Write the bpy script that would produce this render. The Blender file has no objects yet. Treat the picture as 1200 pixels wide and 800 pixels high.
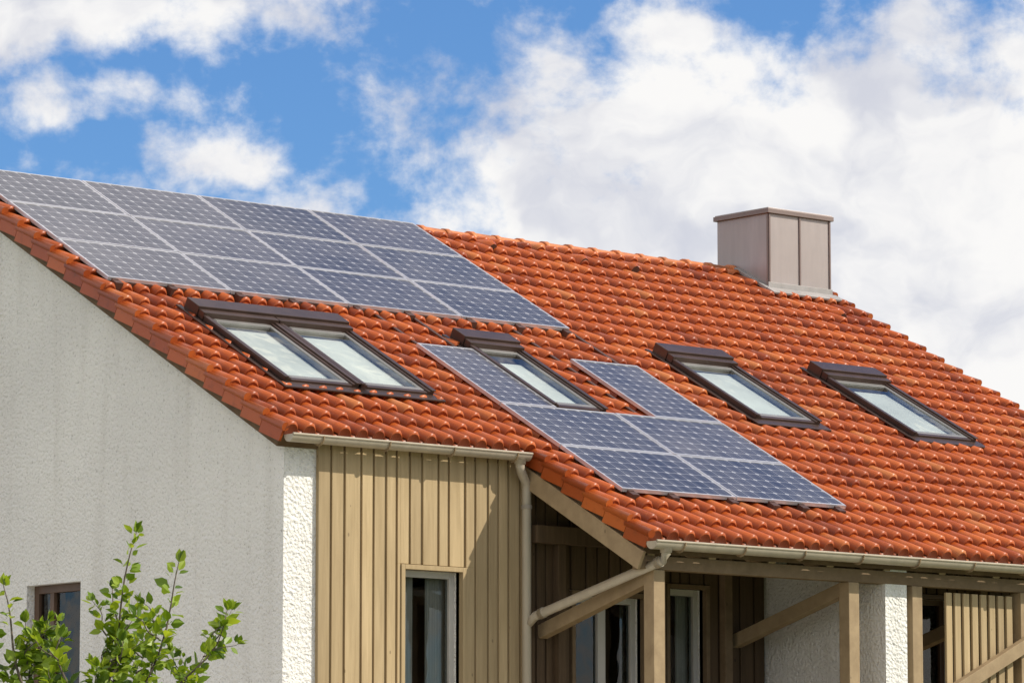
import bpy, math, random
from mathutils import Vector, Matrix
random.seed(7)
CAM=(-22.865,-33.059,1.6); ZG=7.354; GZ=-ZG
A=0.4984; ca,sa=math.cos(A),math.sin(A)
PITCH=0.1274; YAW=0.7035
VR=3.125; YR=VR*ca+.13*sa
SUN=Vector((.9,-1,1.175)).normalized()

# ---------------------------------------------------------------- materials
def mat(name):
    m=bpy.data.materials.new(name);m.use_nodes=True
    nt=m.node_tree;b=nt.nodes["Principled BSDF"]
    return m,nt,b
def nd(nt,t,**k):
    n=nt.nodes.new(t)
    for a,v in k.items(): setattr(n,a,v)
    return n
def lk(nt,a,b): nt.links.new(a,b)
def noise(nt,vec,scale,detail=4,rough=.55):
    n=nd(nt,"ShaderNodeTexNoise");n.inputs["Scale"].default_value=scale;n.inputs["Detail"].default_value=detail;n.inputs["Roughness"].default_value=rough
    lk(nt,vec,n.inputs["Vector"]);return n.outputs["Fac"]
def ramp(nt,fac,stops):
    r=nd(nt,"ShaderNodeValToRGB");e=r.color_ramp.elements
    while len(e)<len(stops): e.new(.5)
    for i,(p,c) in enumerate(stops): e[i].position=p;e[i].color=(c[0],c[1],c[2],1)
    lk(nt,fac,r.inputs[0]);return r.outputs[0]
def mix(nt,fac,a,b,mode='MIX'):
    m=nd(nt,"ShaderNodeMix",data_type='RGBA',blend_type=mode)
    for s,v in ((m.inputs[0],fac),(m.inputs[6],a),(m.inputs[7],b)):
        if hasattr(v,'links'): lk(nt,v,s)
        elif isinstance(v,(int,float)): s.default_value=v
        else: s.default_value=(v[0],v[1],v[2],1)
    return m.outputs[2]
def mth(nt,op,a,b=None,c=None,clamp=False):
    m=nd(nt,"ShaderNodeMath",operation=op);m.use_clamp=clamp
    for i,v in enumerate((a,b,c)):
        if v is None: continue
        if hasattr(v,'links'): lk(nt,v,m.inputs[i])
        else: m.inputs[i].default_value=v
    return m.outputs[0]
def bump(nt,b,h,dist,strength=1.):
    n=nd(nt,"ShaderNodeBump");n.inputs["Distance"].default_value=dist;n.inputs["Strength"].default_value=strength
    lk(nt,h,n.inputs["Height"]);lk(nt,n.outputs[0],b.inputs["Normal"])
def obj(nt): return nd(nt,"ShaderNodeTexCoord").outputs["Object"]
def scaled(nt,vec,s):
    m=nd(nt,"ShaderNodeMapping");m.inputs["Scale"].default_value=s;lk(nt,vec,m.inputs[0]);return m.outputs[0]
def attr(nt,name):
    return nd(nt,"ShaderNodeAttribute",attribute_name=name).outputs["Fac"]

def m_stucco():
    m,nt,b=mat("rough_white_stucco");o=obj(nt)
    big=noise(nt,o,.7,4);fine=noise(nt,o,33,3,.65)
    streak=noise(nt,scaled(nt,o,(2.5,2.5,.25)),1.6,4)
    c=ramp(nt,big,[(.3,(.80,.78,.74)),(.7,(.88,.86,.81))])
    c=mix(nt,mth(nt,'MULTIPLY',mth(nt,'SUBTRACT',streak,.5,clamp=True),1.1),c,(.56,.52,.46))
    pit=ramp(nt,fine,[(.30,(.68,.67,.66)),(.42,(1,1,1))])
    c=mix(nt,1.0,c,pit,'MULTIPLY')
    lk(nt,c,b.inputs["Base Color"]);b.inputs["Roughness"].default_value=.95;b.inputs["Specular IOR Level"].default_value=.1
    vo=nd(nt,"ShaderNodeTexVoronoi");vo.inputs["Scale"].default_value=30;lk(nt,o,vo.inputs["Vector"])
    h=mth(nt,'ADD',mth(nt,'MULTIPLY',fine,1.1),mth(nt,'MULTIPLY',vo.outputs["Distance"],.6))
    bump(nt,b,h,.021,1.);return m
def m_wood(name,c1,c2,rough=.75,vert=True,dark=(.2,.14,.08)):
    m,nt,b=mat(name);o=obj(nt)
    s=(14,14,.7) if vert else (3,3,3)
    g=noise(nt,scaled(nt,o,s),2.2,5,.65)
    c=ramp(nt,g,[(.3,c1),(.7,c2)])
    r=attr(nt,"rnd")
    c=mix(nt,1.0,c,ramp(nt,r,[(0,(.76,.75,.74)),(1,(1.08,1.07,1.05))]),'MULTIPLY')
    w=noise(nt,scaled(nt,o,(3,3,.6)),1.4,4)
    c=mix(nt,mth(nt,'MULTIPLY',mth(nt,'SUBTRACT',w,.52,clamp=True),2.0,clamp=True),c,dark)
    kn=nd(nt,"ShaderNodeTexVoronoi");kn.inputs["Scale"].default_value=3.4;lk(nt,scaled(nt,o,(1.6,1.6,.9)),kn.inputs["Vector"])
    c=mix(nt,mth(nt,'MULTIPLY',mth(nt,'LESS_THAN',kn.outputs["Distance"],.055),.55),c,tuple(x*.45 for x in dark))
    lk(nt,c,b.inputs["Base Color"]);b.inputs["Roughness"].default_value=rough;b.inputs["Specular IOR Level"].default_value=.25
    bump(nt,b,g,.003,.6);return m
def m_tile():
    m,nt,b=mat("clay_roof_tile");o=obj(nt);r=attr(nt,"rnd")
    c=ramp(nt,r,[(0,(.25,.043,.010)),(.25,(.36,.070,.013)),(.55,(.44,.090,.016)),(.85,(.50,.118,.023)),(1,(.50,.16,.045))])
    n1=noise(nt,o,7,6,.72);n2=noise(nt,o,.7,4,.6);n3=noise(nt,o,26,3,.6)
    c=mix(nt,mth(nt,'MULTIPLY',mth(nt,'SUBTRACT',n1,.55,clamp=True),2.6,clamp=True),c,(.11,.034,.014))
    c=mix(nt,mth(nt,'MULTIPLY',mth(nt,'SUBTRACT',n2,.48,clamp=True),1.8,clamp=True),c,(.25,.060,.018))
    c=mix(nt,mth(nt,'MULTIPLY',mth(nt,'SUBTRACT',n3,.63,clamp=True),1.8,clamp=True),c,(.54,.21,.085))
    c=mix(nt,mth(nt,'MULTIPLY',attr(nt,"pan"),mth(nt,'ADD',mth(nt,'MULTIPLY',n1,.8),.22)),c,(.080,.026,.012))  # shade between the rolls, put into the tile colour
    lk(nt,c,b.inputs["Base Color"]);b.inputs["Roughness"].default_value=.38;b.inputs["Specular IOR Level"].default_value=.34
    bump(nt,b,n1,.005,.6);return m
def m_simple(name,c,rough=.5,metal=0.,var=.12,spec=.5,scale=3.,bmp=0.):
    m,nt,b=mat(name);o=obj(nt);n=noise(nt,o,scale,4,.6)
    lo=tuple(x*(1-var) for x in c);hi=tuple(min(1,x*(1+var)) for x in c)
    lk(nt,ramp(nt,n,[(.3,lo),(.7,hi)]),b.inputs["Base Color"])
    b.inputs["Roughness"].default_value=rough;b.inputs["Metallic"].default_value=metal;b.inputs["Specular IOR Level"].default_value=spec
    if bmp: bump(nt,b,n,bmp)
    return m
def m_metal(name,c,rough,metal,streak):
    m,nt,b=mat(name);o=obj(nt)
    n=noise(nt,scaled(nt,o,(6,6,.8)),1.6,5,.6);n2=noise(nt,o,1.1,3)
    cc=ramp(nt,n,[(.3,tuple(x*(1-streak) for x in c)),(.7,c)])
    cc=mix(nt,mth(nt,'MULTIPLY',mth(nt,'SUBTRACT',n2,.45,clamp=True),1.2,clamp=True),cc,tuple(x*.7 for x in c))
    lk(nt,cc,b.inputs["Base Color"]);lk(nt,mth(nt,'ADD',mth(nt,'MULTIPLY',n2,.2),rough-.1),b.inputs["Roughness"]);b.inputs["Metallic"].default_value=metal
    bump(nt,b,n2,.02,.4);return m
def m_cells():
    m,nt,b=mat("solar_cells");uv=nd(nt,"ShaderNodeUVMap").outputs[0]
    sep=nd(nt,"ShaderNodeSeparateXYZ");lk(nt,uv,sep.inputs[0])
    ax=[]
    for i in (0,1):
        fr=mth(nt,'FRACT',sep.outputs[i]); ax.append(mth(nt,'ABSOLUTE',mth(nt,'SUBTRACT',fr,.5)))
    line=mth(nt,'GREATER_THAN',mth(nt,'MAXIMUM',ax[0],ax[1]),.472)
    corner=mth(nt,'GREATER_THAN',mth(nt,'ADD',ax[0],ax[1]),.83)
    ln=mth(nt,'MAXIMUM',mth(nt,'MULTIPLY',line,.6),corner)
    o=obj(nt)
    fl=nd(nt,"ShaderNodeVectorMath",operation='FLOOR');lk(nt,uv,fl.inputs[0])
    wn=nd(nt,"ShaderNodeTexWhiteNoise",noise_dimensions='3D');lk(nt,fl.outputs[0],wn.inputs["Vector"])
    base=ramp(nt,wn.outputs["Value"],[(0,(.041,.042,.058)),(1,(.058,.058,.074))])
    base=mix(nt,1.,base,ramp(nt,attr(nt,"rnd"),[(0,(.8,.82,.86)),(1,(1.25,1.2,1.15))]),'MULTIPLY')
    fr2=mth(nt,'FRACT',mth(nt,'MULTIPLY',sep.outputs[0],2.)); bb=mth(nt,'LESS_THAN',mth(nt,'ABSOLUTE',mth(nt,'SUBTRACT',fr2,.5)),.03)
    base=mix(nt,mth(nt,'MULTIPLY',bb,.3),base,(.35,.36,.4))
    c=mix(nt,mth(nt,'MULTIPLY',ln,.75),base,(.50,.50,.53))
    d=noise(nt,o,1.3,5,.6);c=mix(nt,mth(nt,'MULTIPLY',mth(nt,'SUBTRACT',d,.35,clamp=True),.45),c,(.38,.36,.36))
    lk(nt,c,b.inputs["Base Color"]);b.inputs["IOR"].default_value=1.5
    lk(nt,mth(nt,'ADD',mth(nt,'MULTIPLY',d,.20),.10),b.inputs["Roughness"])
    return m
def m_glass(name,tint=(.9,.95,.93),extra=0.):
    m=bpy.data.materials.new(name);m.use_nodes=True;nt=m.node_tree;nt.nodes.clear()
    out=nd(nt,"ShaderNodeOutputMaterial");mx=nd(nt,"ShaderNodeMixShader")
    tr=nd(nt,"ShaderNodeBsdfTransparent");tr.inputs[0].default_value=(*tint,1)
    gl=nd(nt,"ShaderNodeBsdfGlossy");gl.inputs["Roughness"].default_value=.02
    fr=nd(nt,"ShaderNodeFresnel");fr.inputs[0].default_value=1.55
    o=obj(nt);n=noise(nt,o,1.5,2)
    bp=nd(nt,"ShaderNodeBump");bp.inputs["Distance"].default_value=.006;lk(nt,n,bp.inputs["Height"]);lk(nt,bp.outputs[0],gl.inputs["Normal"])
    lk(nt,mth(nt,'ADD',fr.outputs[0],extra,clamp=True),mx.inputs[0]);lk(nt,tr.outputs[0],mx.inputs[1]);lk(nt,gl.outputs[0],mx.inputs[2]);lk(nt,mx.outputs[0],out.inputs[0])
    return m
def m_leaf():
    m=bpy.data.materials.new("leaf");m.use_nodes=True;nt=m.node_tree;b=nt.nodes["Principled BSDF"]
    r=attr(nt,"rnd");c=ramp(nt,r,[(0,(.06,.12,.010)),(.4,(.17,.27,.022)),(1,(.33,.43,.05))])
    lk(nt,c,b.inputs["Base Color"]);b.inputs["Roughness"].default_value=.42
    t=nd(nt,"ShaderNodeBsdfTranslucent");lk(nt,mix(nt,1.,c,(1.7,1.5,.6),'MULTIPLY'),t.inputs[0])
    mx=nd(nt,"ShaderNodeMixShader");mx.inputs[0].default_value=.4
    lk(nt,b.outputs[0],mx.inputs[1]);lk(nt,t.outputs[0],mx.inputs[2]);lk(nt,mx.outputs[0],nt.nodes["Material Output"].inputs[0]);return m
M=dict(
 stucco=m_stucco(),
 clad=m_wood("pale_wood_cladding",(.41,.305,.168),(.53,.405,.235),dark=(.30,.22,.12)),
 porchwood=m_wood("shaded_porch_cladding",(.085,.055,.031),(.13,.085,.048),dark=(.055,.036,.02)),  # dark copy of the cladding, porch shade put into its colour
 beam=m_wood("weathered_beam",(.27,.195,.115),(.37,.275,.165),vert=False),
 beamdk=m_wood("shaded_beam",(.16,.11,.063),(.23,.16,.094),vert=False),  # darker copy of the beam wood, roof shade put into its colour
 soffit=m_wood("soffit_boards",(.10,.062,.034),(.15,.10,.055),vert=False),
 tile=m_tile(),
 ridge=m_simple("ridge_tile_clay",(.52,.17,.052),.5,var=.3,scale=6,bmp=.004),
 gutter=m_metal("beige_gutter",(.50,.435,.335),.42,.1,.18),
 brown=m_simple("dark_brown_aluminium",(.068,.040,.032),.36,.3,.25),
 brownwood=m_simple("brown_window_wood",(.12,.07,.045),.5,0,.2),
 greyal=m_simple("grey_sash",(.26,.25,.24),.4,.4,.15),
 silver=m_simple("anodised_frame",(.62,.61,.64),.35,.5,.08),
 rail=m_simple("mounting_rail",(.085,.04,.028),.5,.2,.2),
 chim=m_metal("chimney_sheet_metal",(.42,.365,.35),.42,.3,.14),
 chimedge=m_simple("chimney_seam",(.22,.165,.15),.45,.3,.1),
 lead=m_simple("lead_flashing",(.33,.31,.30),.6,.2,.2),
 white=m_simple("pale_window_frame",(.52,.49,.44),.45,0,.08),
 blind=m_simple("skylight_blind",(.60,.64,.62),.8,0,.16,scale=1.1),
 curtain=m_simple("net_curtain",(.50,.46,.40),.9,0,.1),
 dark=m_simple("interior_dark",(.05,.04,.035),.9,0,.2),
 floor=m_simple("interior_floor",(.2,.14,.09),.7,0,.2),
 cells=m_cells(), glass=m_glass("window_glass"), sglass=m_glass("skylight_glass",(.94,.96,.95),.06),
 leaf=m_leaf(),
 bark=m_simple("bark",(.13,.10,.075),.9,0,.3,scale=20,bmp=.004))

# ---------------------------------------------------------------- mesh builder
class MB:
    def __init__(s): s.v=[];s.f=[];s.m=[];s.r=[];s.sm=[];s.uv={};s.mats=[];s.pan={}
    def mi(s,k):
        if k not in s.mats: s.mats.append(k)
        return s.mats.index(k)
    def face(s,pts,k,r=.5,sm=False,uv=None):
        i=len(s.v);s.v+= [tuple(p) for p in pts];s.f.append(tuple(range(i,i+len(pts))))
        if uv: s.uv[len(s.f)-1]=uv
        s.m.append(s.mi(k));s.r.append(r);s.sm.append(sm)
    def idx(s,ids,k,r=.5,sm=False):
        s.f.append(tuple(ids));s.m.append(s.mi(k));s.r.append(r);s.sm.append(sm)
    def box(s,x0,x1,y0,y1,z0,z1,k,r=None,T=None):
        r=random.random() if r is None else r
        P=[(x,y,z) for x in (x0,x1) for y in (y0,y1) for z in (z0,z1)]
        if T: P=[T(*p) for p in P]
        i=len(s.v);s.v+=[tuple(p) for p in P]
        for q in ((0,1,3,2),(4,6,7,5),(0,4,5,1),(2,3,7,6),(0,2,6,4),(1,5,7,3)): s.idx([i+j for j in q],k,r)
    def bar(s,p,q,w,h,k,up=(0,0,1),r=None):
        p=Vector(p);q=Vector(q);d=(q-p);L=d.length;d.normalize();sd=d.cross(Vector(up)).normalized();u=sd.cross(d)
        s.box(0,L,-w/2,w/2,-h/2,h/2,k,r,T=lambda a,b,c:p+d*a+sd*b+u*c)
    def tube(s,pts,rad,k,n=12,r=.5,cap=True):
        pts=[Vector(p) for p in pts];rads=rad if isinstance(rad,(list,tuple)) else [rad]*len(pts);rings=[]
        for i,p in enumerate(pts):
            d=(pts[min(i+1,len(pts)-1)]-pts[max(i-1,0)]).normalized()
            a=Vector((0,0,1)) if abs(d.z)<.9 else Vector((1,0,0))
            e1=d.cross(a).normalized();e2=e1.cross(d)
            b=len(s.v);rings.append(b)
            for j in range(n):
                t=2*math.pi*j/n;s.v.append(tuple(p+(e1*math.cos(t)+e2*math.sin(t))*rads[i]))
        for i in range(len(pts)-1):
            for j in range(n):
                s.idx([rings[i]+j,rings[i]+(j+1)%n,rings[i+1]+(j+1)%n,rings[i+1]+j],k,r,True)
        if cap:
            s.idx([rings[0]+j for j in range(n)],k,r);s.idx([rings[-1]+j for j in range(n)],k,r)
    def make(s,name,parent=None,bevel=0):
        me=bpy.data.meshes.new(name);me.from_pydata(s.v,[],s.f)
        for k in s.mats: me.materials.append(M[k])
        me.polygons.foreach_set("material_index",s.m);me.polygons.foreach_set("use_smooth",s.sm)
        a=me.attributes.new("rnd",'FLOAT','FACE');a.data.foreach_set("value",s.r)
        if s.pan:
            a=me.attributes.new("pan",'FLOAT','POINT');a.data.foreach_set("value",[s.pan.get(i,0.) for i in range(len(s.v))])
        if s.uv:
            ul=me.uv_layers.new(name="UVMap")
            for fi,uv in s.uv.items():
                for li,c in zip(me.polygons[fi].loop_indices,uv): ul.data[li].uv=c
        me.update()
        ob=bpy.data.objects.new(name,me);bpy.context.collection.objects.link(ob)
        if parent: ob.parent=parent
        if bevel:
            b=ob.modifiers.new("bevel",'BEVEL');b.width=bevel;b.segments=2;b.limit_method='ANGLE'
        return ob
def empty(name,loc=(0,0,0)):
    e=bpy.data.objects.new(name,None);e.location=loc;bpy.context.collection.objects.link(e);return e
def RF(u,v,w): w-=.13; return Vector((u,v*ca-w*sa,v*sa+w*ca))

house=empty("tiled_roof_house",(0,0,ZG))
SKY=((.60,1.49,-2.37,-.58),(1.52,2.42,-2.37,-.58),(3.93,4.64,-2.40,-.62),(6.93,7.87,-2.15,-.38),(9.22,10.20,-2.22,-.42))
# ---------------------------------------------------------------- roof tiles
TW,TC=.205,.335
prof=[(0,-.010),(.03,.022),(.10,.052),(.22,.072),(.36,.079),(.50,.070),(.62,.046),(.70,.014),(.74,-.014),(.86,-.020),(1,-.016)]
def under(u,v,w):
    for a,b,c,d in SKY:
        if a-.02<u<b+.02 and c<v<d: return min(w,.0)
    return w
def tiles(name,u0,u1,v0,v1,cut=True,verge=True):
    mb=MB();nc=round((u1-u0)/TW);tw=(u1-u0)/nc;nr=math.ceil((v1-v0)/TC)
    for r in range(nr):
        a=v0+r*TC;b=min(a+TC+.03,v1)
        for c in range(nc):
            ux=u0+c*tw;rd=min(1,max(0,random.gauss(.5,.24)));dz=random.uniform(-.004,.004);dv=random.uniform(-.008,.008);sk=random.uniform(-.008,.008)
            i=len(mb.v);n=len(prof)
            for (vv,lift,hs) in ((a+dv-.006,.028,.92),(a+dv+.004,.047,1.03),((a+b)/2,.022,.96),(b,-.002,.84)):
                for (t,h) in prof:
                    V_=vv+sk*(t-.5)
                    mb.pan[len(mb.v)]=1. if (t>.7 or t==0) else (.4 if t in(.62,.03) else 0.)  # mask of the valleys that get painted shade
                    mb.v.append(tuple(RF(ux+t*tw,V_,under(ux+t*tw,V_,h*hs+lift+dz) if cut else h*hs+lift+dz)))
            for k in range(3):
                for j in range(n-1):
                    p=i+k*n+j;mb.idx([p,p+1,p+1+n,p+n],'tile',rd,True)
            q=len(mb.v)
            for j,(t,h) in enumerate(prof):
                V_=a+dv-.006+sk*(t-.5)
                mb.v.append(tuple(RF(ux+t*tw,V_,under(ux+t*tw,V_,h*.92+.028+dz) if cut else h*.92+.028+dz)));mb.v.append(tuple(RF(ux+t*tw,a+dv+.012,min(h,.0)-.014)))
            for j in range(n-1): mb.idx([q+2*j,q+2*j+1,q+2*j+3,q+2*j+2],'tile',0.,False)  # risers take the darkest tone, painted shade under each course step
        if verge:
            for ue,sg in ((u0,-1),(u1,1)):
                rd=random.uniform(.1,.9);jz=random.uniform(-.004,.004)
                def T(x,y,z,ue=ue,sg=sg,a=a,jz=jz): return RF(ue+sg*x,y,z+jz+.048*(1-(y-a)/TC))
                mb.box(-.005,.020,a,a+TC*.98,-.125+random.uniform(-.006,.006),.022,'tile',rd,T)
                pts=[RF(ue+sg*.0,a-.006,.050+.016+jz),RF(ue+sg*.0,b,.008+jz)]
                mb.tube(pts,[.043,.034],'tile',10,rd)
    return mb.make(name,house)
UL,UR=-.10,12.25
UE=2.86
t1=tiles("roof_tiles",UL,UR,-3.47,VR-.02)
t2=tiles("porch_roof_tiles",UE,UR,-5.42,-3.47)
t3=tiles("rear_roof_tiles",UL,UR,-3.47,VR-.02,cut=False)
t3.location=(UL+UR,2*YR,0);t3.rotation_euler=(0,0,math.pi)
# ridge
mb=MB();x=UL-.03
ridgeZ=RF(0,VR,0).z
while x<UR:
    rd=random.random();L=.40
    n=10;i=len(mb.v)
    dz=random.uniform(-.005,.005)-.012
    for (xx,rr) in ((x-.012,.0),(x-.012,.122),(x+.05,.125),(x+.055,.110),(x+L,.10)):
        for j in range(n+1):
            t=math.pi*(-.08+1.16*j/n);r2=max(rr,.085)
            mb.v.append((xx,YR-math.cos(t)*r2,ridgeZ+.0+dz+math.sin(t)*r2*.9))
    for k in range(4):
        for j in range(n):
            p=i+k*(n+1)+j;mb.idx([p,p+1,p+n+2,p+n+1],'ridge',rd,k not in(0,2))
    x+=.37
mb.make("ridge_tiles",house)
# roof structure
mb=MB()
ue=UL+.03
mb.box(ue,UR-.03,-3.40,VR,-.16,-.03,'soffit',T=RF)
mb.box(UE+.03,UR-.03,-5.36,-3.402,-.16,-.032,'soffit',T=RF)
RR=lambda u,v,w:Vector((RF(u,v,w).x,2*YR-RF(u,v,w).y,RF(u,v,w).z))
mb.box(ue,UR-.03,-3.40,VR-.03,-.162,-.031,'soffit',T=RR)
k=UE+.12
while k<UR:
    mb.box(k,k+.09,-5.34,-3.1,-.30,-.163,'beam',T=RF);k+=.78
mb.make("roof_deck_and_rafters",house)
mb=MB()
mb.box(UE+.0,UE+.035,-5.40,-3.0,-.31,-.128,'beam',r=.9,T=RF)
mb.make("porch_bargeboard",house,.004)
# vents on roof
mb=MB()
for (u,v) in ((8.2,2.68),(8.95,2.63),(11.6,1.8),(6.9,2.78)):
    i=len(mb.v)
    for a_,(dv,hh,ww) in enumerate(((-.12,.11,.07),(-.06,.13,.085),(.16,.05,.08))):
        for j in range(7):
            t=math.pi*j/6;mb.v.append(tuple(RF(u-math.cos(t)*ww,v+dv,.03+math.sin(t)*hh)))
    for k in range(2):
        for j in range(6): p=i+k*7+j;mb.idx([p,p+1,p+8,p+7],'tile',.6,True)
    mb.idx([i+j for j in range(7)],'rail')
mb.make("roof_vents",house)

# ---------------------------------------------------------------- walls
YW=-2.83; YB=2*YR-YW; XR=12.15
def part(a0,a1,b0,b1,ops):
    cl=lambda v,l,h:min(max(v,l),h)
    ops=[(cl(o[0],a0,a1),cl(o[1],a0,a1),cl(o[2],b0,b1),cl(o[3],b0,b1)) for o in ops]
    ops=[o for o in ops if o[1]-o[0]>1e-4 and o[3]-o[2]>1e-4]
    A_=sorted({a0,a1,*[o[0] for o in ops],*[o[1] for o in ops]});B_=sorted({b0,b1,*[o[2] for o in ops],*[o[3] for o in ops]})
    for i in range(len(A_)-1):
        for j in range(len(B_)-1):
            ma=(A_[i]+A_[i+1])/2;mb_=(B_[j]+B_[j+1])/2
            if not any(o[0]<ma<o[1] and o[2]<mb_<o[3] for o in ops): yield A_[i],A_[i+1],B_[j],B_[j+1]
frontops=[(1.42,2.12,-4.30,-2.94),(1.42,2.12,-7.0,-5.6),(3.54,4.43,-5.0,-3.09),(4.78,5.27,-4.35,-2.97),(8.25,8.80,-4.4,-2.92),(9.6,10.6,-4.9,-2.92),(3.6,4.6,-7.3,-5.3),(8.2,9.6,-7.0,-5.6)]
gabops=[(.44,1.38,-4.30,-2.94),(4.4,5.4,-4.30,-2.94),(.44,1.38,-7.0,-5.6),(4.4,5.4,-7.0,-5.6)]
mb=MB();ZT=-1.93
for a in part(.032,XR,GZ-.3,ZT,frontops): mb.box(a[0],a[1],YW+.0,YW+.3,a[2],a[3],'stucco')
mb.box(.331,XR-.301,YW,YW+.28,ZT,-1.878,'stucco')
for a in part(YW+.302,YB-.302,GZ-.3,ZT,gabops): mb.box(.03,.33,a[0],a[1],a[2],a[3],'stucco')
mb.box(.03,XR,YB-.3,YB,GZ-.3,ZT,'stucco')
mb.box(XR-.3,XR-.002,YW+.302,YB-.302,GZ-.3,ZT,'stucco')
mb.box(.028,.0315,YW,YW+.3025,GZ-.3,ZT,'stucco')
def gtop(x0,x1):
    def zt(y):
        yy=min(y,2*YR-y)
        w=-.165-.13; v=(yy+w*sa)/ca; return v*sa+w*ca
    pts=[(YW,ZT),(YB,ZT),(YB,zt(YB)),(YR,zt(YR)),(YW,zt(YW))]
    mb.face([(x0,y,z) for y,z in pts],'stucco');mb.face([(x1,y,z) for y,z in pts],'stucco')
    for (p,q) in zip(pts,pts[1:]+pts[:1]): mb.face([(x0,*p),(x0,*q),(x1,*q),(x1,*p)],'stucco')
gtop(.0285,.33);gtop(XR-.3,XR)
mb.make("stucco_walls",house)
mb=MB()
mb.box(.34,XR-.31,YW+.31,YB-.31,-5.0,-4.8,'floor');mb.box(.34,XR-.31,YW+.31,YB-.31,GZ,GZ+.1,'floor')
mb.box(2.6,2.7,YW+.31,YB-.31,-4.8,-2.2,'dark');mb.box(.34,XR-.31,1.8,1.9,-4.8,-2.2,'dark');mb.box(.34,XR-.31,YW+.31,YB-.31,-2.2,-2.1,'dark')
mb.make("interior_rooms",house)
# cladding
mb=MB()
clops=[(a-.05,b+.05,c-.07,d+.05) for a,b,c,d in frontops]
def clad(xa,xb,zb,zt,yb,k='clad'):
    x=xa
    while x<xb-.02:
        w=random.choice((.10,.12,.13,.17));g=.028;x1=min(x+w,xb);rr=random.random();oy=random.uniform(-.003,.002)
        for a in part(x,x1,zb,zt,clops):
            if a[1]-a[0]>.012: mb.box(a[0],a[1],yb-.044+oy,yb-.024,a[2],a[3],k,r=rr)
        x=x1+g
    for a in part(xa,xb,zb,zt,clops): mb.box(a[0],a[1],yb-.022,yb-.001,a[2],a[3],k,r=.1)
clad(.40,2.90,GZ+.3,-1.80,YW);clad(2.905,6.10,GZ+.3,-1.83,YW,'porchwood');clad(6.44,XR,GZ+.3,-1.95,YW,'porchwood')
mb.make("wood_cladding",house,.003)
# fin wall
mb=MB();mb.box(6.12,6.42,-4.54,YW-.001,GZ-.3,-2.80,'stucco');mb.make("stucco_fin_wall",house)

# windows
def window_front(a,b,c,d,fm,name,y=YW,curt=True,mull=True,casing=True):
    mb=MB();y0=y+.07
    if casing:
        e=.045;ck='clad' if b<2.9 else 'beamdk'
        for q in ((a-e,a,c-e,d+e),(b,b+e,c-e,d+e),(a,b,d,d+e)): mb.box(q[0],q[1],y-.060,y+.05,q[2],q[3],ck if fm=='white' else fm,r=.4)
        mb.box(a-e,b+e,y-.10,y+.05,c-e-.03,c-e*.2,fm)
    fw=.06
    for q in ((a,a+fw,c,d),(b-fw,b,c,d),(a+fw,b-fw,d-fw,d),(a+fw,b-fw,c,c+fw)): mb.box(q[0],q[1],y0,y0+.07,q[2],q[3],fm,r=.5)
    if mull and b-a>.85: mb.box((a+b)/2-.05,(a+b)/2+.05,y0-.002,y0+.068,c+fw,d-fw,fm)
    mb.face([(a+fw,y0+.035,c+fw),(b-fw,y0+.035,c+fw),(b-fw,y0+.035,d-fw),(a+fw,y0+.035,d-fw)],'glass')
    if curt:
        for (s,e_) in ((a,a+(b-a)*.45),(b-(b-a)*.34,b)):
            n=24;i=len(mb.v)
            for j in range(n+1):
                xx=s+(e_-s)*j/n;yy=y0+.15+.024*math.sin(j*1.9)
                mb.v.append((xx,yy,c));mb.v.append((xx,yy,d))
            for j in range(n): mb.idx([i+2*j,i+2*j+2,i+2*j+3,i+2*j+1],'curtain',.5,True)
    return mb.make(name,house,.004)
for i,(o,fm) in enumerate(zip(frontops,['white','white','white','white','brownwood','white','white','white'])):
    window_front(*o,fm,"window" if i not in(2,6) else "balcony_door",curt=i in(0,1,3,5))
for (a,b,c,d) in gabops:
    mb=MB();x0=.03+.09;fw=.08
    for q in ((a,a+fw,c,d),(b-fw,b,c,d),(a+fw,b-fw,d-fw,d),(a+fw,b-fw,c,c+fw)): mb.box(x0,x0+.07,q[0],q[1],q[2],q[3],'brownwood')
    mb.box(x0-.002,x0+.066,(a+b)/2+.12,(a+b)/2+.19,c+fw,d-fw,'brownwood')
    mb.face([(x0+.035,b-fw,c+fw),(x0+.035,a+fw,c+fw),(x0+.035,a+fw,d-fw),(x0+.035,b-fw,d-fw)],'glass')
    mb.box(-.03,x0,a-.03,b+.03,c-.04,c-.002,'brown')
    n=20;i=len(mb.v)
    for j in range(n+1):
        yy=a+(b-a)*.45*j/n;xx=x0+.25+.02*math.sin(j*1.9)
        mb.v.append((xx,yy,c));mb.v.append((xx,yy,d))
    for j in range(n): mb.idx([i+2*j,i+2*j+2,i+2*j+3,i+2*j+1],'curtain',.5,True)
    mb.make("gable_window",house,.004)

# ---------------------------------------------------------------- gutters & pipes
def gutter(mb,x0,x1,y,z,r):
    n=12
    for rr in (r,r-.006):
        i=len(mb.v)
        for xx in (x0,x1):
            for j in range(n+1):
                t=math.pi*j/n;mb.v.append((xx,y-math.cos(t)*rr,z-math.sin(t)*rr))
        for j in range(n): mb.idx([i+j,i+j+1,i+n+2+j,i+n+1+j],'gutter',.5,True)
    for xx in (x0,x1):
        mb.face([(xx,y-math.cos(math.pi*j/n)*r,z-math.sin(math.pi*j/n)*r) for j in range(n+1)],'gutter')
    mb.tube([(x0,y-r,z),(x1,y-r,z)],.011,'gutter',8)
    k=x0+.35
    while k<x1:
        pts=[(k,y-math.cos(math.pi*j/8)*(r+.006),z-math.sin(math.pi*j/8)*(r+.006)) for j in range(9)]
        for p,q in zip(pts,pts[1:]): mb.bar(p,q,.03,.008,'beam',up=(1,0,0))
        k+=.78
g1=RF(0,-3.47,0);g2=RF(0,-5.42,0)
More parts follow.
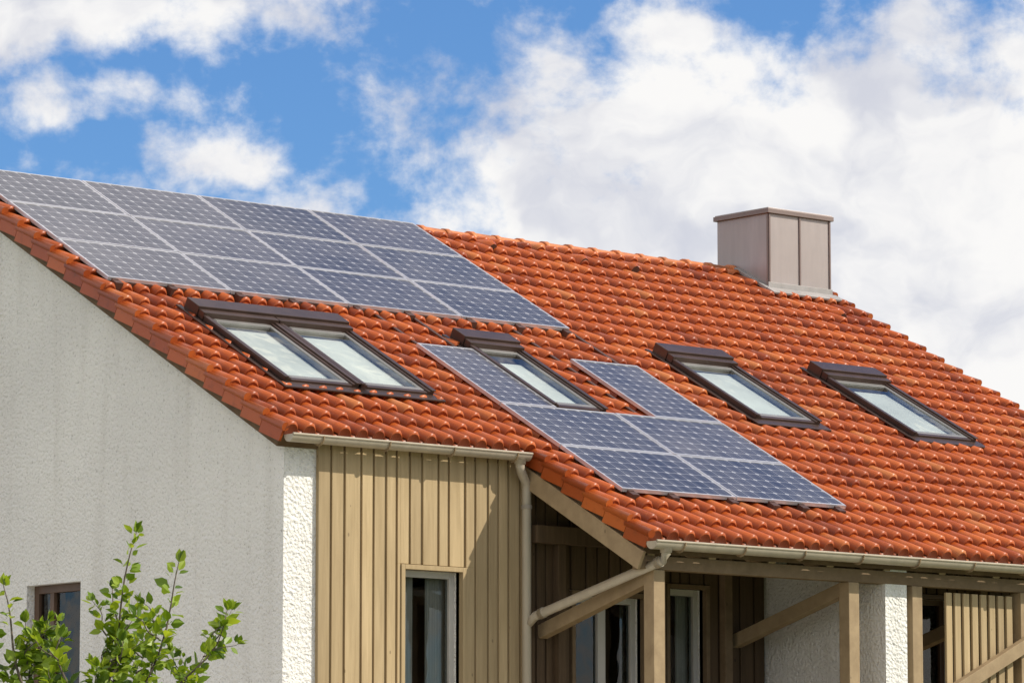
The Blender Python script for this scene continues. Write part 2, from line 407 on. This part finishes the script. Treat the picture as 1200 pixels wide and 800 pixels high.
mb=MB();G1y=g1.y-.055;G1z=g1.z-.012;G2y=g2.y-.055;G2z=g2.z-.012
gutter(mb,UL+.02,UE-.06,G1y,G1z,.07);gutter(mb,UE-.02,UR,G2y,G2z,.075);
mb.tube([(2.70,G1y,G1z-.05),(2.70,G1y,G1z-.12),(2.73,G1y+.02,G1z-.17),(2.84,YW-.13,G1z-.26),(2.86,YW-.12,G1z-.33),(2.86,YW-.12,GZ+.1)],.045,'gutter',16)
for z in (-2.3,-4.3,-6.2): mb.tube([(2.86,YW-.12,z),(2.86,YW-.12,z+.035)],.052,'gutter',16)
mb.tube([(2.70,G1y,G1z-.055),(2.70,G1y,G1z-.10)],.055,'gutter',16)
P=[(3.02,G2y,G2z-.05),(3.02,G2y,G2z-.11),(3.01,G2y+.03,G2z-.17),(2.90,YW-.20,-3.33),(2.87,YW-.13,-3.40)]
mb.tube(P,.045,'gutter',16);mb.tube([(3.02,G2y,G2z-.055),(3.02,G2y,G2z-.1)],.056,'gutter',16)
pa=Vector(P[2]);pb=Vector(P[3])
for t in (.02,.93): mb.tube([pa.lerp(pb,t),pa.lerp(pb,t+.03)],.053,'gutter',16)
mb.make("gutters_and_downpipes",house)

# ---------------------------------------------------------------- porch timber
mb=MB();YP=-4.48
posts=[3.12,5.68,6.56,8.12,10.6,12.0]
for px in posts: mb.box(px-.07,px+.07,YP-.07,YP+.07,GZ,-2.96,'beam',r=.95)
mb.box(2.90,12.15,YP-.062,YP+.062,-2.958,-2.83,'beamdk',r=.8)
for px in posts:
    if px==6.56: continue
    mb.bar((px,YP+.05,-3.02),(px,YW-.04,-3.47),.11,.13,'beam',r=.7)
mb.bar((6.70,YP-.12,-4.13),(9.1,YP-.12,-2.99),.09,.13,'beam',r=.9)
mb.box(2.95,12.1,YW-.17,YW-.055,-2.62,-2.45,'porchwood',r=.9)
for x in (3.30,4.60,5.5,8.0,9.2): mb.box(x-.05,x+.05,YW-.14,YW-.052,-5.0,-2.46,'porchwood' if x<4 else 'beamdk',r=.5)
k=7.02
while k<8.0:
    mb.box(k,k+.085,YP-.02,YP+.01,-5.0,-3.0,'clad',r=random.random());k+=.125
k=8.3
while k<10.4:
    mb.box(k,k+.07,YP-.02,YP+.01,-5.0,-3.75,'clad',r=random.random());k+=.13
mb.box(2.95,12.1,YP-.1,YW-.06,-5.15,-5.0,'beam')
mb.box(3.2,6.1,YP-.03,YP+.03,-4.2,-4.14,'beam')
k=3.3
while k<6.05: mb.box(k,k+.05,YP-.012,YP+.012,-5.0,-4.2,'beam');k+=.13
mb.make("timber_porch",house,.005)

# ---------------------------------------------------------------- chimney
mb=MB();cx0,cx1,cy0,cy1=11.03,12.06,2.17,3.06;zb,zt=.75,2.04
mb.box(cx0,cx1,cy0,cy1,zb,zt,'chim',r=.5)
xm=(cx0+cx1)/2
for x in (cx0+.012,xm,cx1-.012): mb.box(x-.012,x+.012,cy0-.016,cy0-.001,zb,zt-.002,'chimedge')
mb.box(cx0-.016,cx0-.001,cy0-.0,cy0+.02,zb,zt-.002,'chimedge')
mb.box(cx0-.035,cx1+.035,cy0-.035,cy1+.035,zt,zt+.055,'chimedge')
mb.box(cx0-.02,cx1+.02,cy0-.02,cy1+.02,zt+.055,zt+.07,'chim')
v0=(cy0-.06)/ca
mb.box(cx0-.08,cx1+.06,v0-.14,v0+.02,.088,.115,'lead',T=RF)
mb.box(cx0-.09,cx0+.0,v0,VR-.1,.078,.115,'lead',T=RF)
mb.box(cx0-.02,cx1+.02,cy0-.02,cy0-.001+.0,zb,RF(0,v0,.2).z,'lead')
mb.make("chimney",house,.004)

# ---------------------------------------------------------------- skylights
def skylight(u0,u1,v0,v1,bl):
    mb=MB();B='brown';f=.075
    mb.box(u0,u0+f,v0,v1,-.02,.140,B,T=RF);mb.box(u1-f,u1,v0,v1,-.02,.140,B,T=RF)
    mb.box(u0+f,u1-f,v0,v0+f*.8,-.02,.124,B,T=RF)
    mb.box(u0-.02,u1+.02,v1-.20,v1+.03,-.02,.208,B,T=RF)
    mb.box(u0-.01,u1+.01,v1-.30,v1-.202,.10,.183,B,T=RF)
    mb.box(u0-.012,u0+f*.55,v0-.01,v1-.302,.141,.156,B,T=RF);mb.box(u1-f*.55,u1+.012,v0-.01,v1-.302,.141,.156,B,T=RF)
    s=.045;a0,a1,b0,b1=u0+f,u1-f,v0+f*.8,v1-.22
    mb.box(a0,a0+s,b0,b1,.04,.124,'greyal',T=RF);mb.box(a1-s,a1,b0,b1,.04,.124,'greyal',T=RF)
    mb.box(a0+s,a1-s,b0,b0+s*1.3,.04,.125,'greyal',T=RF)
    mb.box(a0+s,a1-s,b1-.14,b1,.04,.128,'greyal',T=RF)
    q=lambda w,e=0,t=0:[RF(a0+s+e,b0+s*1.3+e,w),RF(a1-s-e,b0+s*1.3+e,w),RF(a1-s-e,b1-.14-e-t,w),RF(a0+s+e,b1-.14-e-t,w)]
    mb.face(q(.116),'sglass');mb.face(q(.058,.015,bl),'blind');mb.face(q(.05),'dark')
    mb.box(u0-.07,u0-.013,v0-.12,v1+.1,.08,.100,B,T=RF);mb.box(u1+.013,u1+.07,v0-.12,v1+.1,.08,.100,B,T=RF)
    mb.box(u0-.07,u1+.07,v0-.13,v0-.002,.082,.104,'brown',T=RF)
    mb.make("roof_skylight",house,.006)
for s,bl in zip(SKY,(.0,.0,.12,.0,.05)): skylight(*s,bl)

# ---------------------------------------------------------------- solar arrays
HH=1.022
def panel(mb,u0,u1,v0,v1,nu,nv):
    g=.008;u0+=g;u1-=g;v0+=g;v1-=g;f=.022
    dw=random.uniform(-.002,.002)+.006;TT=lambda u,v,w:RF(u,v,w+dw)
    mb.box(u0,u0+f,v0,v1,.095,.132,'silver',T=TT);mb.box(u1-f,u1,v0,v1,.095,.132,'silver',T=TT)
    mb.box(u0+f,u1-f,v0,v0+f,.095,.132,'silver',T=TT);mb.box(u0+f,u1-f,v1-f,v1,.095,.132,'silver',T=TT)
    mb.box(u0+f,u1-f,v0+f,v1-f,.100,.120,'rail',T=TT)
    tl=[random.uniform(-.0022,.0022) for _ in range(3)]
    mb.face([TT(u0+f,v0+f,.128+tl[0]),TT(u1-f,v0+f,.128+tl[1]),TT(u1-f,v1-f,.128+tl[1]+tl[2]-tl[0]),TT(u0+f,v1-f,.128+tl[2])],'cells',r=random.random(),uv=[(0,0),(nu,0),(nu,nv),(0,nv)])
def rails(mb,us,v0,v1):
    for u in us:
        mb.box(u-.022,u+.022,v0-.09,v1,.082,.096,'rail',T=RF)
        mb.box(u-.035,u+.035,v0-.03,v0-.005,.03,.13,'rail',T=RF)
        mb.box(u-.045,u+.045,v0-.11,v0-.03,.035,.125,'rail',T=RF)
arr=empty("solar_panel_array",(0,0,ZG));mb=MB()
for c in range(4):
    for r in range(3): panel(mb,c*1.5,c*1.5+1.5,r*HH,(r+1)*HH,9,6)
mb.make("solar_modules",arr)
mb=MB();rails(mb,[c*1.5+d for c in range(4) for d in (.08,.75)]+[5.92],0,3.0)
mb.box(0,6,-.004,.006,.04,.095,'rail',T=RF)
mb.make("mounting_rails",arr)
arr2=empty("solar_panel_array",(0,0,ZG));mb=MB();U0,V0=3.18,-4.516
for c in range(2):
    for r in range(2): panel(mb,U0+c*1.5,U0+c*1.5+1.5,V0+r*HH,V0+(r+1)*HH,9,6)
panel(mb,U0,U0+.75,V0+2*HH,V0+2*HH+1.5,5,10);panel(mb,U0+2.06,U0+3.0,V0+2*HH,V0+2*HH+1.5,6,10)
mb.make("solar_modules",arr2)
mb=MB();rails(mb,[U0+.1,U0+.62,],V0,0);rails(mb,[U0+1.4,U0+2.35],V0,V0+2*HH);rails(mb,[U0+1.95,U0+2.85],V0,0)
mb.make("mounting_rails",arr2)

# ---------------------------------------------------------------- tree
R=Vector((math.cos(YAW),-math.sin(YAW),0));F=Vector((math.sin(YAW),math.cos(YAW),0))
tree=empty("fruit_tree",(-10.34,-14.83,0))
mb=MB();lv=MB()
def wob(p,q,n,amp,sag=0):
    p=Vector(p);q=Vector(q);out=[]
    ph=[random.uniform(0,6) for _ in range(4)]
    for i in range(n+1):
        t=i/n;o=Vector((math.sin(ph[0]+t*5),math.sin(ph[1]+t*4),math.sin(ph[2]+t*6)*.4))*amp*math.sin(math.pi*min(t,.98))
        o.z+=sag*math.sin(math.pi*t)
        out.append(p.lerp(q,t)+o)
    return out
def leaf(p,d,L):
    d=d.normalized();u=Vector((random.uniform(-1,1),random.uniform(-1,1),random.uniform(.2,1.2)))
    s=d.cross(u).normalized();n=s.cross(d).normalized()
    W=L*random.uniform(.27,.36);cur=random.uniform(-.15,.35)
    rd=random.random()
    mid=[p+d*(L*t)-n*(L*cur*t*t) for t in (0,.3,.62,1)]
    fold=random.uniform(.1,.5)
    e=[[mid[k]+s*sg*W*w+n*W*fold*w for k,w in ((1,.9),(2,.85))] for sg in (-1,1)]
    for i in (0,1):
        a,b=e[i]
        i0=len(lv.v);lv.v+=[tuple(x) for x in (mid[0],mid[1],mid[2],mid[3],a,b)]
        lv.idx([i0,i0+1,i0+4],'leaf',rd,True);lv.idx([i0+1,i0+2,i0+5,i0+4],'leaf',rd,True);lv.idx([i0+2,i0+3,i0+5],'leaf',rd,True)
def shoot(p,q,r0,dens=1.,amp=.05,L0=.092):
    pts=wob(p,q,10,amp);n=len(pts)
    mb.tube(pts,[r0*(1-.8*i/(n-1)) for i in range(n)],'bark',6)
    ln=(Vector(q)-Vector(p)).length;cnt=int(ln*23*dens)+2
    for k in range(cnt):
        t=.12+.88*(k+random.random()*.7)/cnt;i=min(int(t*(n-1)),n-2);pp=pts[i].lerp(pts[i+1],t*(n-1)-i);ax=(pts[i+1]-pts[i]).normalized()
        m=random.choice((1,2,3,4))
        for _ in range(m):
            rv=Vector((random.gauss(0,1),random.gauss(0,1),random.gauss(0,.7)));rv=(rv-ax*rv.dot(ax)*.6).normalized()
            st=rv*random.uniform(.005,.03)
            leaf(pp+st,rv+ax*random.uniform(.2,1.),L0*random.uniform(.55,1.25)*(1-.25*t))
    for _ in range(4): 
        leaf(pts[-1],ax+Vector((random.gauss(0,.5),random.gauss(0,.5),.2)),L0*.8)
def LP(dx,dd,h): return R*dx+F*dd+Vector((0,0,h))
tr=wob((0,0,-.1),LP(-.1,0,1.35),8,.04);mb.tube(tr,[.085-.035*i/8 for i in range(9)],'bark',12)
fork=LP(-.1,0,1.3)
limbs=[LP(.12,.05,2.2),LP(.32,-.15,2.1),LP(-.25,.1,2.25),LP(-.5,-.1,2.1),LP(-.75,.15,2.15),LP(.0,.35,2.2),LP(-.2,-.4,2.2),LP(.45,.2,2.05)]
for l in limbs:
    w=wob(fork,l,8,.05,-.05);mb.tube(w,[.04-.022*i/8 for i in range(9)],'bark',8)
main=[((.0,0,2.2),(.24,0,3.39)),((.2,-.1,2.15),(.47,-.05,3.23)),((.3,-.1,2.1),(.72,.0,2.98)),((-.25,.1,2.25),(-.48,.1,3.12)),((-.5,-.1,2.1),(-.62,.0,2.98)),((.02,0,2.2),(.10,.15,3.10)),
 ((-.2,.1,2.2),(-.24,.2,2.86)),((.4,.1,2.05),(.60,.2,2.76)),((-.2,-.3,2.2),(-.12,-.3,2.82)),((0,.3,2.2),(.32,.4,2.90)),((-.7,.1,2.1),(-.8,.1,3.2)),((.1,-.2,2.1),(.2,-.3,2.8)),((-.3,.1,2.2),(-.36,.1,2.92))]
for a,b in main:
    shoot(LP(*a),LP(*b),.012,1.,.07)
    A0,B0=Vector(LP(*a)),Vector(LP(*b))
    for _ in range(4):
        t=random.uniform(.3,.8);s=A0.lerp(B0,t);shoot(s,s+R*random.uniform(-.2,.2)+F*random.uniform(-.2,.2)+Vector((0,0,random.uniform(.06,.24))),.005,1.1,.02,.075)
for _ in range(62):
    l=random.choice(limbs);t=random.uniform(.3,1.);s=fork.lerp(l,t)
    shoot(s,s+R*random.uniform(-.5,.5)+F*random.uniform(-.5,.5)+Vector((0,0,random.uniform(.05,.5))),.008,1.)
mb.make("trunk_and_branches",tree);lv.make("foliage",tree)

# ---------------------------------------------------------------- ground
m,nt,b=mat("grass");o=obj(nt);n=noise(nt,o,2.5,5);n2=noise(nt,o,.08,3)
c=ramp(nt,n,[(.3,(.035,.075,.015)),(.7,(.09,.14,.03))]);c=mix(nt,n2,c,(.12,.13,.05));lk(nt,c,b.inputs[0]);b.inputs["Roughness"].default_value=.95;bump(nt,b,n,.05);M['grass']=m
M['pave']=m_simple("paving",(.34,.31,.27),.9,0,.12,scale=6,bmp=.004)
M['bounce_gravel']=m_simple("pale_bounce_gravel",(.40,.365,.31),.95,0,.2,scale=25,bmp=.02)
mb=MB();mb.face([(-900,-900,0),(900,-900,0),(900,900,0),(-900,900,0)],'grass');mb.make("ground")
mb=MB();mb.face([(-14,-11,.006),(2.6,-11,.006),(2.6,13,.006),(-14,13,.006)],'bounce_gravel');mb.make("added_bounce_yard")  # unseen pale yard, added to bounce light onto the gable
mb=MB()
for i in range(26):
    for j in range(3): mb.box(-.6+i*.5+.005,-.6+i*.5+.495,-6.6+j*.5+.005,-6.6+j*.5+.495,-.05,.03,'pave')
mb.make("path",None,.004)

# ---------------------------------------------------------------- camera
cam=bpy.data.cameras.new("camera");co=bpy.data.objects.new("camera",cam);bpy.context.collection.objects.link(co)
cam.sensor_width=36;cam.lens=4848.02/1200*36;cam.clip_end=3000;cam.clip_start=.5
co.location=CAM;co.rotation_euler=(math.pi/2+PITCH,0,-YAW);bpy.context.scene.camera=co
# sun
sl=bpy.data.lights.new("sun",'SUN');sl.energy=4.5;sl.angle=math.radians(.5);sl.color=(1,.93,.81)
so=bpy.data.objects.new("sun",sl);so.rotation_euler=SUN.to_track_quat('Z','Y').to_euler();so.location=(0,0,30);bpy.context.collection.objects.link(so)
# ---------------------------------------------------------------- world
w=bpy.data.worlds.new("World");bpy.context.scene.world=w;w.use_nodes=True;nt=w.node_tree;nt.nodes.clear()
out=nd(nt,"ShaderNodeOutputWorld");bg=nd(nt,"ShaderNodeBackground");bg.inputs[1].default_value=.1;lk(nt,bg.outputs[0],out.inputs[0])
sk=nd(nt,"ShaderNodeTexSky",sky_type='NISHITA');sk.sun_disc=False
sk.sun_elevation=math.asin(SUN.z);sk.sun_rotation=math.atan2(SUN.x,SUN.y);sk.dust_density=.4;sk.ozone_density=3;sk.air_density=1.0
tc=nd(nt,"ShaderNodeTexCoord").outputs["Generated"];sp=nd(nt,"ShaderNodeSeparateXYZ");lk(nt,tc,sp.inputs[0])
az=mth(nt,'ARCTAN2',sp.outputs[0],sp.outputs[1]);el=mth(nt,'ARCSINE',sp.outputs[2])
cx=mth(nt,'MULTIPLY',mth(nt,'SUBTRACT',az,YAW),48.48);cy=mth(nt,'MULTIPLY',mth(nt,'SUBTRACT',el,PITCH),48.48)
def comb(x,y,z=0.):
    c=nd(nt,"ShaderNodeCombineXYZ")
    for i,v in enumerate((x,y,z)):
        if hasattr(v,'links'): lk(nt,v,c.inputs[i])
        else: c.inputs[i].default_value=v
    return c.outputs[0]
def nz(vec,sc,det,ro=.6,dis=0.,out_="Fac"):
    n=nd(nt,"ShaderNodeTexNoise");n.inputs["Scale"].default_value=sc;n.inputs["Detail"].default_value=det;n.inputs["Roughness"].default_value=ro;n.inputs["Distortion"].default_value=dis
    lk(nt,vec,n.inputs["Vector"]);return n.outputs[out_]
q=comb(cx,cy)
wv=nd(nt,"ShaderNodeSeparateXYZ");lk(nt,nz(q,.5,4,.55,0.,"Color"),wv.inputs[0])
wx=mth(nt,'ADD',cx,mth(nt,'MULTIPLY',mth(nt,'SUBTRACT',wv.outputs[0],.5),2.8));wy=mth(nt,'ADD',cy,mth(nt,'MULTIPLY',mth(nt,'SUBTRACT',wv.outputs[1],.5),1.8))
f1=nz(comb(cx,mth(nt,'MULTIPLY',cy,1.15)),.75,9,.60,.1)
# real cloud banks placed by azimuth / elevation
blobs=[(-5.2,4.1,2.8,.95,1.1),(-4.8,2.7,1.8,.42,.66),(-3.6,2.1,1.1,.36,.68),(-2.2,1.5,1.6,.34,.66),(-5.8,1.75,1.5,.35,.6),(4.1,.7,5.0,2.75,1.45),(1.5,2.2,2.4,1.4,1.05),(1.6,3.5,1.8,.65,.68),(0.4,0.9,1.7,1.3,.88)]
cov=None
for bx,by,rx,ry,am in blobs:
    dx=mth(nt,'DIVIDE',mth(nt,'SUBTRACT',wx,bx),rx);dy=mth(nt,'DIVIDE',mth(nt,'SUBTRACT',wy,by),ry)
    d2=mth(nt,'ADD',mth(nt,'MULTIPLY',dx,dx),mth(nt,'MULTIPLY',dy,dy))
    g=mth(nt,'MULTIPLY',mth(nt,'EXPONENT',mth(nt,'MULTIPLY',d2,-.75)),am)
    cov=g if cov is None else mth(nt,'MAXIMUM',cov,g)
far=mth(nt,'MULTIPLY',mth(nt,'SUBTRACT',mth(nt,'MAXIMUM',mth(nt,'ABSOLUTE',cx),mth(nt,'ABSOLUTE',mth(nt,'MULTIPLY',cy,1.3))),7.),.3,clamp=True)
gen=nz(tc,2.2,4,.55);gen=mth(nt,'MULTIPLY',mth(nt,'SUBTRACT',gen,.34),4.,clamp=True)
cov=mth(nt,'ADD',mth(nt,'MULTIPLY',cov,mth(nt,'SUBTRACT',1.,far)),mth(nt,'MULTIPLY',gen,far))
dens=mth(nt,'ADD',mth(nt,'SUBTRACT',cov,.49),mth(nt,'MULTIPLY',mth(nt,'SUBTRACT',f1,.5),2.0))
mr=nd(nt,"ShaderNodeMapRange",interpolation_type='SMOOTHSTEP');lk(nt,dens,mr.inputs[0]);mr.inputs[1].default_value=-.18;mr.inputs[2].default_value=.36
alpha=mr.outputs[0]
s1=nz(comb(mth(nt,'ADD',wx,3.7),mth(nt,'MULTIPLY',wy,1.5)),.34,6,.54,.1)
shade=nd(nt,"ShaderNodeMapRange",interpolation_type='SMOOTHSTEP');lk(nt,s1,shade.inputs[0]);shade.inputs[1].default_value=.34;shade.inputs[2].default_value=.58
ccol=mix(nt,shade.outputs[0],(6.5,6.7,7.5),(9.6,9.5,9.4))
ccol=mix(nt,far,ccol,(11.6,11.0,10.2))  # clouds outside the view, made brighter and warmer as added fill light
skyc=mix(nt,1.,sk.outputs[0],(.64,.95,1.32),'MULTIPLY')
lk(nt,mix(nt,alpha,skyc,ccol),bg.inputs[0])
s=bpy.context.scene;s.view_settings.view_transform='Standard';s.view_settings.look='None';s.view_settings.exposure=0
